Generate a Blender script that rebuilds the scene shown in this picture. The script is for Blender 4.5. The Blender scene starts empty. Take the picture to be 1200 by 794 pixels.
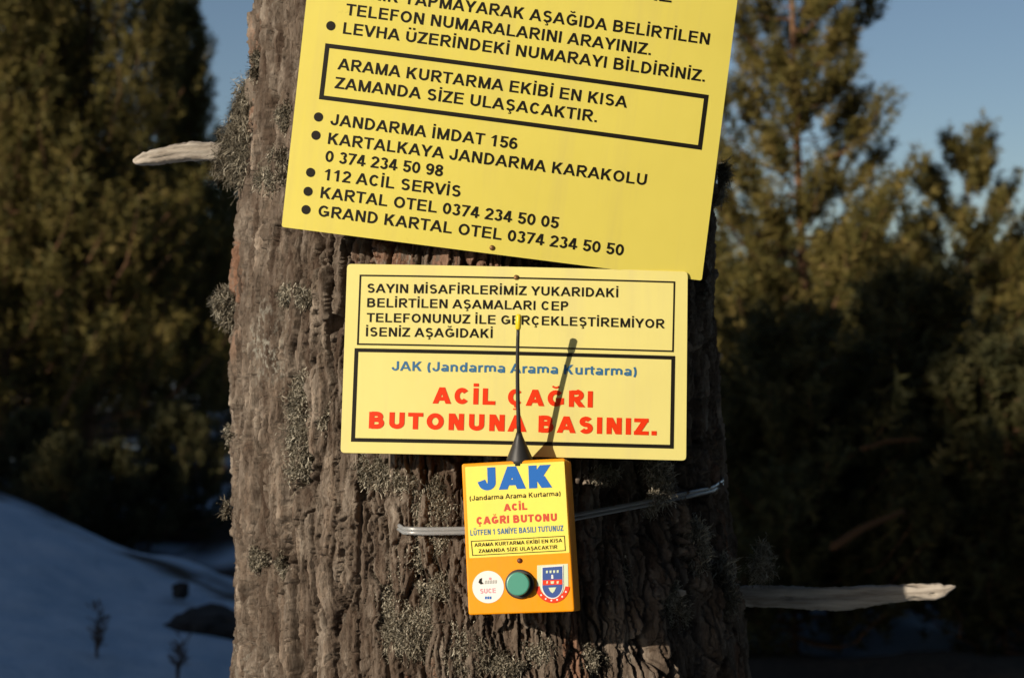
import bpy, math, random
import numpy as np
from mathutils import Vector, Matrix

R = math.radians
sc = bpy.context.scene
COL = sc.collection

# ------------------------------------------------------------------ camera
EYE = 1.65
FPX = 2000.0                       # focal length in photo pixels (60 mm on 36 mm, 1200 px wide)
cam_d = bpy.data.cameras.new('camera')
cam = bpy.data.objects.new('camera', cam_d); COL.objects.link(cam)
cam.location = (0, 0, EYE); cam.rotation_euler = (R(90), 0, 0)
cam_d.lens = 60; cam_d.sensor_width = 36
cam_d.clip_start = 0.05; cam_d.clip_end = 3000
cam_d.dof.use_dof = True; cam_d.dof.focus_distance = 1.95; cam_d.dof.aperture_fstop = 7.0
sc.camera = cam

# ------------------------------------------------------------------ sky, sun, exposure
SUN_AZ, SUN_EL = 44, 16.5            # sun behind the camera, to the left, low
sd = Vector((-math.sin(R(SUN_AZ)) * math.cos(R(SUN_EL)), -math.cos(R(SUN_AZ)) * math.cos(R(SUN_EL)), math.sin(R(SUN_EL))))
w = bpy.data.worlds.new('World'); sc.world = w; w.use_nodes = True
nt = w.node_tree
sky = nt.nodes.new('ShaderNodeTexSky'); sky.sky_type = 'NISHITA'; sky.sun_disc = False
sky.sun_elevation = R(SUN_EL); sky.sun_rotation = R(180 + SUN_AZ)
sky.altitude = 1800; sky.air_density = 1.0; sky.dust_density = 2.6; sky.ozone_density = 1.2
bg = nt.nodes['Background']; bg.inputs['Strength'].default_value = 0.06
nt.links.new(sky.outputs[0], bg.inputs[0])
sun_d = bpy.data.lights.new('sun', 'SUN'); sun = bpy.data.objects.new('sun', sun_d); COL.objects.link(sun)
sun_d.energy = 4.0; sun_d.angle = R(0.5); sun_d.color = (1.0, 0.87, 0.70)
sun.rotation_euler = sd.to_track_quat('Z', 'Y').to_euler(); sun.location = sd * 60
vs = sc.view_settings
vs.view_transform = 'Standard'; vs.look = 'None'; vs.gamma = 1; vs.use_curve_mapping = False
vs.exposure = 0.24
sc.cycles.max_bounces = 6; sc.cycles.use_denoising = True

# ------------------------------------------------------------------ helpers
def at(px, py, Y):
    return Vector(((px - 600) / FPX * Y, Y, EYE - (py - 397) / FPX * Y))

def tag(o, label=None, cat=None, group=None, kind=None):
    if label: o['label'] = label
    if cat: o['category'] = cat
    if group: o['group'] = group
    if kind: o['kind'] = kind
    return o

def empty(name, M=None):
    o = bpy.data.objects.new(name, None); COL.objects.link(o)
    o.empty_display_size = 0.1
    if M is not None: o.matrix_world = M
    return o

def mesh_obj(name, verts, faces, mat=None, parent=None, smooth=False, attrs=None):
    me = bpy.data.meshes.new(name)
    me.from_pydata([tuple(v) for v in verts], [], faces)
    return link_mesh(name, me, mat, parent, smooth, attrs)

def link_mesh(name, me, mat=None, parent=None, smooth=False, attrs=None):
    if mat: me.materials.append(mat)
    if smooth: me.polygons.foreach_set('use_smooth', np.ones(len(me.polygons), bool))
    for k, a in (attrs or {}).items():
        at_ = me.attributes.new(k, 'FLOAT', 'POINT'); at_.data.foreach_set('value', np.asarray(a, np.float32))
    me.update()
    o = bpy.data.objects.new(name, me); COL.objects.link(o)
    if parent: o.parent = parent
    return o

def np_mesh(name, V, F, n=3):
    """fast mesh from numpy: V (k,3), F (m,n)"""
    me = bpy.data.meshes.new(name)
    me.vertices.add(len(V)); me.vertices.foreach_set('co', np.asarray(V, np.float32).ravel())
    m = len(F)
    me.loops.add(m * n); me.loops.foreach_set('vertex_index', np.asarray(F, np.int32).ravel())
    me.polygons.add(m); me.polygons.foreach_set('loop_start', np.arange(0, m * n, n, dtype=np.int32))
    me.update(calc_edges=True); me.validate()
    return me

class MB:
    def __init__(s): s.v = []; s.f = []
    def add(s, v, f):
        o = len(s.v); s.v += [tuple(x) for x in v]; s.f += [tuple(i + o for i in q) for q in f]
    def tube(s, pts, rad, n=8, cap=True):
        pts = [Vector(p) for p in pts]
        rad = rad if isinstance(rad, (list, tuple)) else [rad] * len(pts)
        rings = []; ref = None
        for i, p in enumerate(pts):
            t = (pts[min(i + 1, len(pts) - 1)] - pts[max(i - 1, 0)]).normalized()
            if ref is None:
                ref = t.orthogonal().normalized()
            ref = (ref - t * ref.dot(t)).normalized(); b = t.cross(ref)
            rings.append([p + (ref * math.cos(2 * math.pi * k / n) + b * math.sin(2 * math.pi * k / n)) * rad[i] for k in range(n)])
        v = [q for r in rings for q in r]; f = []
        for i in range(len(pts) - 1):
            for k in range(n):
                a = i * n + k; c = i * n + (k + 1) % n
                f.append((a, c, c + n, a + n))
        if cap:
            f.append(tuple(range(n - 1, -1, -1))); f.append(tuple(range((len(pts) - 1) * n, len(pts) * n)))
        s.add(v, f)
    def prism(s, poly, z0, z1):
        n = len(poly)
        v = [(x, y, z0) for x, y in poly] + [(x, y, z1) for x, y in poly]
        f = [tuple(range(n - 1, -1, -1)), tuple(range(n, 2 * n))] + [(i, (i + 1) % n, n + (i + 1) % n, n + i) for i in range(n)]
        s.add(v, f)
    def build(s, name, mat, parent=None, smooth=False):
        return mesh_obj(name, s.v, s.f, mat, parent, smooth)

def bevel(o, wd, seg=2):
    m = o.modifiers.new('bevel', 'BEVEL'); m.width = wd; m.segments = seg; m.limit_method = 'ANGLE'; m.angle_limit = R(40)
    return o

# ------------------------------------------------------------------ numpy noise
def _hash(i, j, k, s):
    h = (i * 374761393 + j * 668265263 + k * 2147483647 + s * 1274126177) & 0xFFFFFFFF
    h = ((h ^ (h >> 13)) * 1274126177) & 0xFFFFFFFF
    h = ((h ^ (h >> 16)) * 2246822519) & 0xFFFFFFFF
    return ((h ^ (h >> 15)) & 0xFFFFFF) / float(0xFFFFFF)

def vnoise(P, s=0):
    I = np.floor(P).astype(np.int64); f = P - I; f = f * f * f * (f * (f * 6 - 15) + 10)
    out = 0
    for a in (0, 1):
        for b in (0, 1):
            for c in (0, 1):
                wt = (f[:, 0] if a else 1 - f[:, 0]) * (f[:, 1] if b else 1 - f[:, 1]) * (f[:, 2] if c else 1 - f[:, 2])
                out = out + wt * _hash(I[:, 0] + a, I[:, 1] + b, I[:, 2] + c, s)
    return out * 2 - 1

def fbm(P, o=4, s=0):
    t = 0; a = 1; n = 0
    for k in range(o):
        t = t + a * vnoise(P * (2.03 ** k), s + k * 17); n += a; a *= 0.5
    return t / n

def voronoi(P, s=0):
    I = np.floor(P).astype(np.int64)
    f1 = np.full(len(P), 9.0); f2 = np.full(len(P), 9.0); idv = np.zeros(len(P)); off = np.zeros((len(P), 3))
    for a in (-1, 0, 1):
        for b in (-1, 0, 1):
            for c in (-1, 0, 1):
                J = I + np.array((a, b, c))
                q = np.stack([J[:, m] + _hash(J[:, 0], J[:, 1], J[:, 2], s + 31 * m) for m in range(3)], 1)
                d = np.sqrt(((q - P) ** 2).sum(1))
                near = d < f1
                f2 = np.where(near, f1, np.minimum(f2, d))
                idv = np.where(near, _hash(J[:, 0], J[:, 1], J[:, 2], s + 99), idv)
                off = np.where(near[:, None], P - q, off)
                f1 = np.where(near, d, f1)
    return f1, f2, idv, off

def sstep(a, b, x):
    t = np.clip((x - a) / (b - a), 0, 1); return t * t * (3 - 2 * t)

# ------------------------------------------------------------------ materials
def mat(name, col, rough=0.6, metal=0.0, spec=0.5):
    m = bpy.data.materials.new(name); m.use_nodes = True
    b = m.node_tree.nodes['Principled BSDF']
    b.inputs['Base Color'].default_value = (*col, 1); b.inputs['Roughness'].default_value = rough
    b.inputs['Metallic'].default_value = metal; b.inputs['Specular IOR Level'].default_value = spec
    return m

def N(m, t, **kw):
    n = m.node_tree.nodes.new(t)
    for k, v in kw.items(): setattr(n, k, v)
    return n

def ramp(m, src, stops):
    r = N(m, 'ShaderNodeValToRGB'); e = r.color_ramp.elements
    while len(e) > 1: e.remove(e[-1])
    e[0].position = stops[0][0]; e[0].color = (*stops[0][1], 1)
    for p, c in stops[1:]:
        x = e.new(p); x.color = (*c, 1)
    m.node_tree.links.new(src, r.inputs[0]); return r

def noise_node(m, scale, detail=4, rough=0.55, stretch=None, off=(0, 0, 0)):
    tc = N(m, 'ShaderNodeTexCoord'); n = N(m, 'ShaderNodeTexNoise')
    n.inputs['Scale'].default_value = scale; n.inputs['Detail'].default_value = detail; n.inputs['Roughness'].default_value = rough
    mp = N(m, 'ShaderNodeMapping'); mp.inputs['Scale'].default_value = stretch or (1, 1, 1); mp.inputs['Location'].default_value = off
    m.node_tree.links.new(tc.outputs['Object'], mp.inputs[0]); m.node_tree.links.new(mp.outputs[0], n.inputs['Vector'])
    return n

def bump(m, src, strength, dist):
    b = N(m, 'ShaderNodeBump'); b.inputs['Strength'].default_value = strength; b.inputs['Distance'].default_value = dist
    m.node_tree.links.new(src, b.inputs['Height'])
    m.node_tree.links.new(b.outputs[0], m.node_tree.nodes['Principled BSDF'].inputs['Normal'])

def base(m, src): m.node_tree.links.new(src, m.node_tree.nodes['Principled BSDF'].inputs['Base Color'])

def mix(m, fac, a, b, mode='MIX'):
    x = N(m, 'ShaderNodeMix', data_type='RGBA', blend_type=mode)
    L = m.node_tree.links
    for s, v in ((x.inputs[0], fac), (x.inputs[6], a), (x.inputs[7], b)):
        if isinstance(v, (int, float)): s.default_value = v
        elif isinstance(v, tuple): s.default_value = (*v, 1)
        else: L.new(v, s)
    return x.outputs[2]

def attr(m, name):
    a = N(m, 'ShaderNodeAttribute'); a.attribute_name = name; return a.outputs['Fac']

# bark
M_bark = mat('bark', (.2, .15, .12), 0.9, spec=0.2)
n1 = noise_node(M_bark, 38, 6, 0.65, (1, 1, .35)); n2 = noise_node(M_bark, 9, 5, 0.6, (1, 1, .6), (3, 1, 7)); n3 = noise_node(M_bark, 150, 3, 0.6, (1, 1, .5))
c1 = ramp(M_bark, n1.outputs[0], [(.3, (.082, .060, .045)), (.5, (.150, .122, .097)), (.68, (.260, .224, .185))])
plate = ramp(M_bark, attr(M_bark, 'plate'), [(0, (.50, .42, .38)), (.3, (.78, .72, .68)), (.55, (.95, .93, .92)), (.78, (1.15, 1.14, 1.13)), (1, (1.55, 1.5, 1.46))])
cc = mix(M_bark, 1.0, c1.outputs[0], plate.outputs[0], 'MULTIPLY')
red = ramp(M_bark, attr(M_bark, 'rust'), [(.70, (0, 0, 0)), (.86, (.7, .7, .7))])
cc = mix(M_bark, red.outputs[0], cc, (.25, .125, .075))
ng = noise_node(M_bark, 95, 5, .7, (1, 1, .28), (2, 8, 1)); gr = ramp(M_bark, ng.outputs[0], [(.32, (.62, .56, .52)), (.5, (.97, .96, .95)), (.68, (1.3, 1.3, 1.3))])
cc = mix(M_bark, .9, cc, gr.outputs[0], 'MULTIPLY')
lm = ramp(M_bark, n2.outputs[0], [(.56, (0, 0, 0)), (.68, (.75, .75, .75))])
sp = ramp(M_bark, n3.outputs[0], [(.5, (0, 0, 0)), (.62, (1, 1, 1))])
lf = mix(M_bark, 1.0, lm.outputs[0], sp.outputs[0], 'MULTIPLY')
cc = mix(M_bark, lf, cc, (.36, .35, .30))
base(M_bark, cc)
nb = noise_node(M_bark, 260, 5, 0.7, (1, 1, .4)); bump(M_bark, nb.outputs[0], 0.9, 0.004)

M_lich = mat('beard_lichen', (.3, .28, .22), 0.95, spec=0.1)
base(M_lich, ramp(M_lich, attr(M_lich, 'tone'), [(0, (.08, .064, .044)), (.5, (.25, .222, .168)), (1, (.56, .52, .42))]).outputs[0])
M_dead = mat('weathered_wood', (.45, .4, .34), 0.85, spec=0.2)
dn = noise_node(M_dead, 130, 5, .65, (.1, 1, 1)); base(M_dead, ramp(M_dead, dn.outputs[0], [(.3, (.27, .225, .185)), (.55, (.50, .45, .385)), (.75, (.62, .57, .5))]).outputs[0])
bump(M_dead, dn.outputs[0], 0.5, 0.004)

def sign_mat(name, c0, c1, rough):
    m = mat(name, c0, rough)
    a = noise_node(m, 5, 4, .6); b = noise_node(m, 55, 4, .6, (1, 1, 1), (5, 2, 1)); c = noise_node(m, 160, 2, .5, (1, .25, 1), (9, 4, 2))
    x = ramp(m, a.outputs[0], [(.35, c0), (.7, c1)])
    d = ramp(m, b.outputs[0], [(.70, (0, 0, 0)), (.82, (.35, .35, .35))])
    y = mix(m, d.outputs[0], x.outputs[0], tuple(.55 * q for q in c0))
    st_ = noise_node(m, 26, 4, .65, (1, .07, 1), (1, 6, 3)); sr = ramp(m, st_.outputs[0], [(.50, (0, 0, 0)), (.75, (.28, .28, .28))])
    y = mix(m, sr.outputs[0], y, (c0[0] * .72, c0[1] * .68, c0[2] + .05))
    base(m, y)
    rr = ramp(m, c.outputs[0], [(.3, (rough - .08,) * 3), (.7, (rough + .12,) * 3)])
    m.node_tree.links.new(rr.outputs[0], m.node_tree.nodes['Principled BSDF'].inputs['Roughness'])
    bump(m, a.outputs[0], 0.12, 0.01)
    m.node_tree.nodes['Principled BSDF'].inputs['Specular IOR Level'].default_value = .22
    return m
M_yel = sign_mat('yellow_sign_sheet', (.76, .66, .13), (.72, .62, .12), .42)
M_yel2 = sign_mat('pale_yellow_sign_sheet', (.82, .74, .26), (.78, .70, .24), .42)
M_sheet = sign_mat('yellow_label_paper', (.93, .79, .13), (.91, .77, .12), .45)
M_black = mat('black_print', (.010, .008, .004), .6, spec=.2)
M_blue = mat('blue_print', (.03, .15, .32), .5)
M_blue2 = mat('bright_blue_print', (.004, .13, .50), .5, spec=.25)
M_red = mat('red_print', (.80, .04, .003), .5, spec=.25)
M_dred = mat('dark_red_print', (.60, .05, .008), .45)
M_orange = sign_mat('orange_plastic', (.92, .34, .0015), (.90, .325, .0015), .42)
M_rub = mat('black_rubber', (.022, .022, .022), .5)
M_ytip = mat('yellow_plastic', (.85, .62, .01), .4)
M_green = mat('green_button_plastic', (.06, .30, .22), .35)
M_white = mat('white_sticker', (.82, .80, .78), .4)
M_pgreen = mat('pale_green_print', (.62, .72, .50), .45)
M_crest = mat('crest_blue', (.02, .07, .30), .4)
M_screw = mat('rusty_screw', (.22, .12, .045), .5, metal=.6)
M_hole = mat('dark_screw', (.12, .03, .01), .5)
M_pink = mat('pink_print', (.75, .28, .34), .5)
M_strap = mat('grey_plastic_strap', (.50, .52, .53), .2)
M_strap.node_tree.nodes['Principled BSDF'].inputs['Transmission Weight'].default_value = .55
M_edge = mat('sign_backing', (.45, .45, .42), .5)

# foliage and background
def foliage(name, a, b, c):
    m = mat(name, b, .7, spec=.25)
    base(m, ramp(m, attr(m, 'tone'), [(0, a), (.55, b), (1, c)]).outputs[0])
    return m
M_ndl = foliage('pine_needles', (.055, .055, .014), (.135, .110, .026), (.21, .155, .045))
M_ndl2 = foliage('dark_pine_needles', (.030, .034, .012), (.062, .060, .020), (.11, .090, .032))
M_pbark = mat('young_pine_bark', (.22, .12, .06), .9, spec=.2)
pn = noise_node(M_pbark, 30, 4); base(M_pbark, ramp(M_pbark, pn.outputs[0], [(.3, (.13, .08, .05)), (.7, (.32, .17, .09))]).outputs[0])
M_rock = mat('dark_stone', (.03, .03, .03), .9, spec=.2)
rn = noise_node(M_rock, 6, 5); base(M_rock, ramp(M_rock, rn.outputs[0], [(.3, (.018, .017, .016)), (.7, (.06, .055, .05))]).outputs[0]); bump(M_rock, rn.outputs[0], .6, .05)
M_weed = mat('dry_weed', (.07, .05, .035), .9)

# ------------------------------------------------------------------ ground
def terrain(x, y):
    x = np.asarray(x, float); y = np.asarray(y, float)
    yc = 11.2 - 0.9 * (x + 2.6)                       # crest of the snow bank
    yc = np.clip(yc, 8.5, 13)
    hb = np.clip(0.27 - 0.25 * (x + 2.65), -0.05, 0.9)
    up = hb * sstep(3.5, 1, 0 * y + 0) if False else hb * sstep(2.5, yc, y)
    q = y - yc; zfar = .20 + np.clip(y - 14, 0, 26) * .058 + np.clip(y - 40, 0, 500) * .02
    dip = up - sstep(0, 2.2, q) * (hb * .6 + .25)
    k = sstep(1.8, 5.0, q)
    z = np.where(q > 0, dip * (1 - k) + zfar * k, up)
    z = z * sstep(1.0, 4.0, y)
    # unseen rise added behind left to shade the snow and background pines
    xl = -0.1 - (2.3 - y) * .966                      # keeps clear of the sun's path to the trunk
    shade_ridge = np.clip(6.7 + .17 * (-x - 22), 0, 22) * sstep(xl - .5, xl - 6, x) * np.exp(-((y + 12) / 5.5) ** 2) * sstep(0, -3, y)
    return z + shade_ridge
u = np.linspace(-1, 1, 261)
g = 420 * np.sinh(6.6 * u) / math.sinh(6.6)
GX, GY = np.meshgrid(g - 1.0, g + 9.0); GX = GX.ravel(); GY = GY.ravel()
GZ = terrain(GX, GY)
P = np.stack([GX, GY, 0 * GX], 1)
nz = fbm(P * 0.9, 4, 3); near = np.exp(-((GX) ** 2 + (GY - 10) ** 2) / 900)
nz2 = fbm(P * 2.6, 3, 33)
GZ = GZ + (.11 * nz + .040 * nz2) * near * sstep(4, 7, GY)
snow = sstep(-0.35, -1.1, GX + .25 * fbm(P * 1.6, 3, 9))                 # clean bank on the left
far_p = sstep(.10, .3, fbm(P * 0.55, 3, 21) + .12 * (GX < -.5))
yc = np.clip(11.2 - 0.9 * (GX + 2.6), 8.5, 13)
patch = sstep(.02, .20, fbm(P * np.array((.95, 1.5, 1)), 3, 61)); far_p = np.where((GX < -.5) & (GY < 24), patch, far_p)
beyond = sstep(-.1, .6, GY - yc + 1.3 * fbm(P * 1.9, 4, 4))
snow = snow * (1 - beyond) + far_p * np.maximum(beyond, 1 - sstep(-0.35, -1.1, GX)) * (1 - snow * (1 - beyond))
n = len(u); ii = np.arange(n * n).reshape(n, n)
F = np.stack([ii[:-1, :-1].ravel(), ii[:-1, 1:].ravel(), ii[1:, 1:].ravel(), ii[1:, :-1].ravel()], 1)
M_gr = mat('snowy_ground', (.7, .7, .7), .8, spec=.2)
gn = noise_node(M_gr, 5, 6, .6); gn2 = noise_node(M_gr, 30, 4, .6)
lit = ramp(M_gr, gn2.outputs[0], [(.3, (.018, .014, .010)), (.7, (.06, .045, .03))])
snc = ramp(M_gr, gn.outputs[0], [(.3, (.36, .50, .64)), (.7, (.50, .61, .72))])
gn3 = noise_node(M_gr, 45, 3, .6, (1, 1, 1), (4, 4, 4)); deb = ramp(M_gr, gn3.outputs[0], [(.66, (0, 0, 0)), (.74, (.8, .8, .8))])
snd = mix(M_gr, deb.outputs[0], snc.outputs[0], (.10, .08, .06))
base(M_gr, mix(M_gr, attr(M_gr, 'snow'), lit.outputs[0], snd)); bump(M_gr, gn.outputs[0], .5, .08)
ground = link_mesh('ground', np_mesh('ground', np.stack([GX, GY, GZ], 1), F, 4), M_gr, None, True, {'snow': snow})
tag(ground, kind='structure')
def gz(x, y): return float(terrain(np.array([x]), np.array([y]))[0])

# ------------------------------------------------------------------ pine trees of the background
def pine_arrays(seed, H, crown0, Rad, nbr, ntuft, needle=.08, per=26, up=.5, wid=.006, top_taper=1.0, open_=0.0, taper=.75, var=(.55, 1.12)):
    """returns wood MB and needle arrays for one pine with foot at the origin"""
    rnd = random.Random(seed); rng = np.random.default_rng(seed)
    wood = MB()
    lean = Vector((rnd.uniform(-.04, .04), rnd.uniform(-.04, .04), 0))
    def axis(t): return Vector((lean.x * H * t + .03 * H * .3 * math.sin(3 * t + seed), lean.y * H * t, H * t))
    wood.tube([axis(i / 12) for i in range(13)], [max(.006, .0105 * H * (1 - .93 * i / 12)) for i in range(13)], 8)
    A, D, LN = [], [], []
    for b in range(nbr):
        t = crown0 + (1 - crown0) * ((b + rnd.random()) / nbr) ** .9
        p0 = axis(t); az = b * 2.39996 + rnd.uniform(-.5, .5)
        prof = (1 - t) / (1 - crown0)
        L = Rad * (prof ** taper * top_taper * rnd.uniform(*var) + .10)
        out = Vector((math.cos(az), math.sin(az), 0))
        rise = rnd.uniform(.05, .5) + up * t * .6
        pts = []; k = 6
        for i in range(k + 1):
            s = i / k
            pts.append(p0 + out * L * s * (1 - .12 * s) + Vector((0, 0, L * (rise * s * .5 + .55 * up * s * s - .12 * math.sin(3 * s)))) +
                       Vector((rnd.uniform(-1, 1), rnd.uniform(-1, 1), rnd.uniform(-.6, .6))) * .045 * L)
        wood.tube(pts, [max(.003, .011 * L * (1.25 - s / k)) for s in range(k + 1)], 5, False)
        nt_ = max(3, int(ntuft * (.35 + L / Rad)))
        for q in range(nt_):
            s = rnd.uniform(.08 + open_ * .4, 1.0) ** .7
            f = s * k; i = min(int(f), k - 1)
            c = pts[i].lerp(pts[i + 1], f - i)
            side = Vector((rnd.gauss(0, 1), rnd.gauss(0, 1), rnd.gauss(.25, .6)))
            c = c + side * L * .10 * (1.25 - .5 * s)
            d = (out * rnd.uniform(.1, .9) + Vector((rnd.uniform(-.5, .5), rnd.uniform(-.5, .5), rnd.uniform(.3, 1.0) + up))).normalized()
            A.append(c); D.append(d); LN.append(rnd.uniform(.10, .22) * (.7 + .5 * Rad / 1.2))
    # leader shoots
    for q in range(10):
        A.append(axis(1 - .03 * q)); D.append(Vector((rnd.uniform(-.3, .3), rnd.uniform(-.3, .3), 1)).normalized()); LN.append(.2)
    A = np.array([tuple(a) for a in A]); D = np.array([tuple(d) for d in D]); LN = np.array(LN)
    nT = len(A); T = np.repeat(np.arange(nT), per)
    s = rng.random(nT * per)
    rv = rng.normal(size=(nT * per, 3)); d = D[T]
    rv -= d * (rv * d).sum(1, keepdims=True); rv /= np.linalg.norm(rv, axis=1, keepdims=True) + 1e-9
    p = A[T] + d * (s * LN[T])[:, None]
    nd = d * rng.uniform(.25, .9, (len(T), 1)) + rv; nd /= np.linalg.norm(nd, axis=1, keepdims=True)
    sidev = np.cross(nd, rng.normal(size=(len(T), 3))); sidev /= np.linalg.norm(sidev, axis=1, keepdims=True) + 1e-9
    ln = needle * rng.uniform(.7, 1.2, (len(T), 1))
    V = np.stack([p - sidev * wid, p + sidev * wid, p + nd * ln], 1).reshape(-1, 3)
    tone = np.repeat(np.clip(rng.normal(.5, .22, nT)[T] + rng.normal(0, .08, len(T)), 0, 1), 3)
    return wood, V, tone

def pine_meshes(key, m_ndl, **kw):
    wood, V, tone = pine_arrays(**kw)
    me = np_mesh(key + '_crown', V, np.arange(len(V)).reshape(-1, 3), 3)
    me.materials.append(m_ndl)
    a = me.attributes.new('tone', 'FLOAT', 'POINT'); a.data.foreach_set('value', tone.astype(np.float32))
    wm = bpy.data.meshes.new(key + '_trunk'); wm.from_pydata(wood.v, [], wood.f); wm.materials.append(M_pbark)
    wm.polygons.foreach_set('use_smooth', np.ones(len(wm.polygons), bool)); wm.update()
    return wm, me

def place_pine(name, meshes, x, y, rz, s, label, cat, group, sz=1.0):
    e = empty(name); e.location = (x, y, gz(x, y) - .05); e.rotation_euler = (0, 0, rz); e.scale = (s, s, s * sz)
    tag(e, label, cat, group)
    for nm, me in zip(('trunk', 'crown'), meshes):
        o = bpy.data.objects.new(nm, me); COL.objects.link(o); o.parent = e
    return e

P_dense = pine_meshes('dense', M_ndl, seed=3, H=6.6, crown0=.02, Rad=1.45, nbr=165, ntuft=30, var=(.4, 1.3), taper=.85, up=.7, per=24, needle=.085, wid=.007)
P_dense2 = pine_meshes('dense_other', M_ndl, seed=8, H=6.0, crown0=.02, Rad=1.2, nbr=150, ntuft=30, var=(.4, 1.3), taper=.9, up=.8, per=24, needle=.085, wid=.007)
P_open = pine_meshes('open', M_ndl, seed=21, H=5.7, crown0=.10, Rad=1.5, nbr=84, ntuft=46, up=.45, per=32, needle=.08, open_=.40, wid=.0065, taper=.95, var=(.45, 1.25))
P_open2 = pine_meshes('open_other', M_ndl, seed=34, H=3.6, crown0=.10, Rad=1.3, nbr=44, ntuft=48, up=.5, taper=.75, var=(.35, 1.2), per=30, needle=.075, open_=.6, wid=.0065)
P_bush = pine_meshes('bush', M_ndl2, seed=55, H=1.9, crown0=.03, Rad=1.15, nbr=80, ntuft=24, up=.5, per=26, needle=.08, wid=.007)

GL = 'pines beyond the snow bank on the left'
def X(px, Y): return (px - 600) / FPX * Y
def put(name, ms, px, Y, rz, s, label, cat, group, sz=1.0): return place_pine(name, ms, X(px, Y), Y, rz, s, label, cat, group, sz)
put('pine_tree', P_dense2, 236, 18.6, .4, .80, 'slim pointed pine nearest the big trunk on its left, sky around its tip', 'tree', GL)
put('pine_tree', P_dense, 104, 17.6, 1.9, 1.02, 'tall dense pine directly above the tip of the pale dead branch', 'tree', GL)
put('pine_tree', P_dense2, 10, 17.0, 3.1, 1.12, 'dense olive pine cut off by the left edge of the photo', 'tree', GL)
put('pine_tree', P_dense2, 172, 20.0, 4.0, .98, 'dark pine further back seen between the two tallest left pines', 'tree', GL)
put('pine_tree', P_dense, 60, 20.5, 5.2, 1.05, 'rear pine filling the upper left corner behind the others', 'tree', GL)
put('pine_tree', P_dense, 282, 22.0, 2.2, .60, 'short far pine half hidden by the left edge of the big trunk', 'tree', GL)
GR = 'open pines on the right'
put('pine_tree', P_open, 950, 13.0, .8, .95, 'tall open pine with orange brown limbs right of the yellow signs', 'tree', GR)
put('pine_tree', P_open2, 1132, 13.6, 2.4, .84, 'lower spreading pine with several tips at the far right', 'tree', GR)
GB = 'shaded young pines low in the picture'
bushes = [(800, 10.5, .9, 'shaded bushy pine close behind the right side of the big trunk'),
          (930, 10.0, 1.0, 'shaded bushy pine under the tall open pine'),
          (1050, 11.2, 1.12, 'shaded bushy pine above the broken grey branch tip'),
          (1180, 10.2, .95, 'shaded bushy pine in the lower right corner'),
          (1010, 15.0, 1.15, 'dark bushy pine further back between the two open pines'),
          (1190, 16.0, .8, 'dark bushy pine behind the spreading pine at far right'),
          (30, 14.3, .5, 'small dark bush on the far snow at the left edge'), (128, 13.6, .45, 'small dark bush in the dip behind the snow bank'),
          (212, 14.4, .55, 'small dark bush just left of the big trunk beyond the bank'), (75, 12.9, .36, 'smallest dark bush peeping over the crest of the snow bank')]
for i, (px, Y, s, lab) in enumerate(bushes):
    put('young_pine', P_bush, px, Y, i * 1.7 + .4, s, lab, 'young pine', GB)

# far wood at the back, one mass
def wood_mass(name, spots, seed, label, leaf, nleaf, per_h):
    rng = np.random.default_rng(seed); VS = []; TN = []
    for (x, y, h, r) in spots:
        z0 = gz(x, y); k = nleaf
        t = rng.random(k) ** 1.35; rr = r * (1 - t) ** .8 * np.sqrt(rng.random(k)) * (1 + .35 * np.sin(t * per_h * 6.28)); a = rng.random(k) * 6.283
        c = np.stack([x + rr * np.cos(a), y + rr * np.sin(a), z0 + .1 + t * h], 1)
        d1 = rng.normal(size=(k, 3)); d1 /= np.linalg.norm(d1, axis=1, keepdims=True)
        d2 = np.cross(d1, rng.normal(size=(k, 3))); d2 /= np.linalg.norm(d2, axis=1, keepdims=True)
        L = leaf * rng.uniform(.6, 1.4, (k, 1))
        VS.append(np.stack([c - d1 * L, c + d1 * L, c + d2 * L * .9], 1).reshape(-1, 3)); TN.append(np.repeat(rng.random(k), 3))
    V = np.concatenate(VS)
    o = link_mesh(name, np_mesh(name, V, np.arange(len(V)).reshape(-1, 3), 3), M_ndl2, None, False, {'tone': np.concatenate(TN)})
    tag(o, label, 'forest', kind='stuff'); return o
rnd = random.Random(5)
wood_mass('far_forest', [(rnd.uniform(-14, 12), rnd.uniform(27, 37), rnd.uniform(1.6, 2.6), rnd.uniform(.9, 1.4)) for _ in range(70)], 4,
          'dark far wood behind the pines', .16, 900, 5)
sp_ = []  # unseen trees added on the rise to cast shade, trunk left sunlit
while len(sp_) < 150:
    x = rnd.uniform(-58, -14.5); y = rnd.uniform(-16, -8); xl = -0.1 - (2.3 - y) * .966
    if x < xl - 2.8: sp_.append((x, y, rnd.uniform(3.0, 6.4), rnd.uniform(1.2, 1.8)))
for _ in range(60):                                    # more unseen trees, added behind and right to cut the sky light
    k = rnd.random()
    if k < .5: x, y = rnd.uniform(5.5, 11), rnd.uniform(-10, 5)
    else: x, y = rnd.uniform(-5, 8), rnd.uniform(-14, -8)
    sp_.append((x, y, rnd.uniform(7, 11), rnd.uniform(1.5, 2.3)))
wood_mass('unseen_shade_forest', sp_, 6, 'unseen wood added behind and beside the photographer to block sun and sky light', .3, 700, 6)

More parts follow.
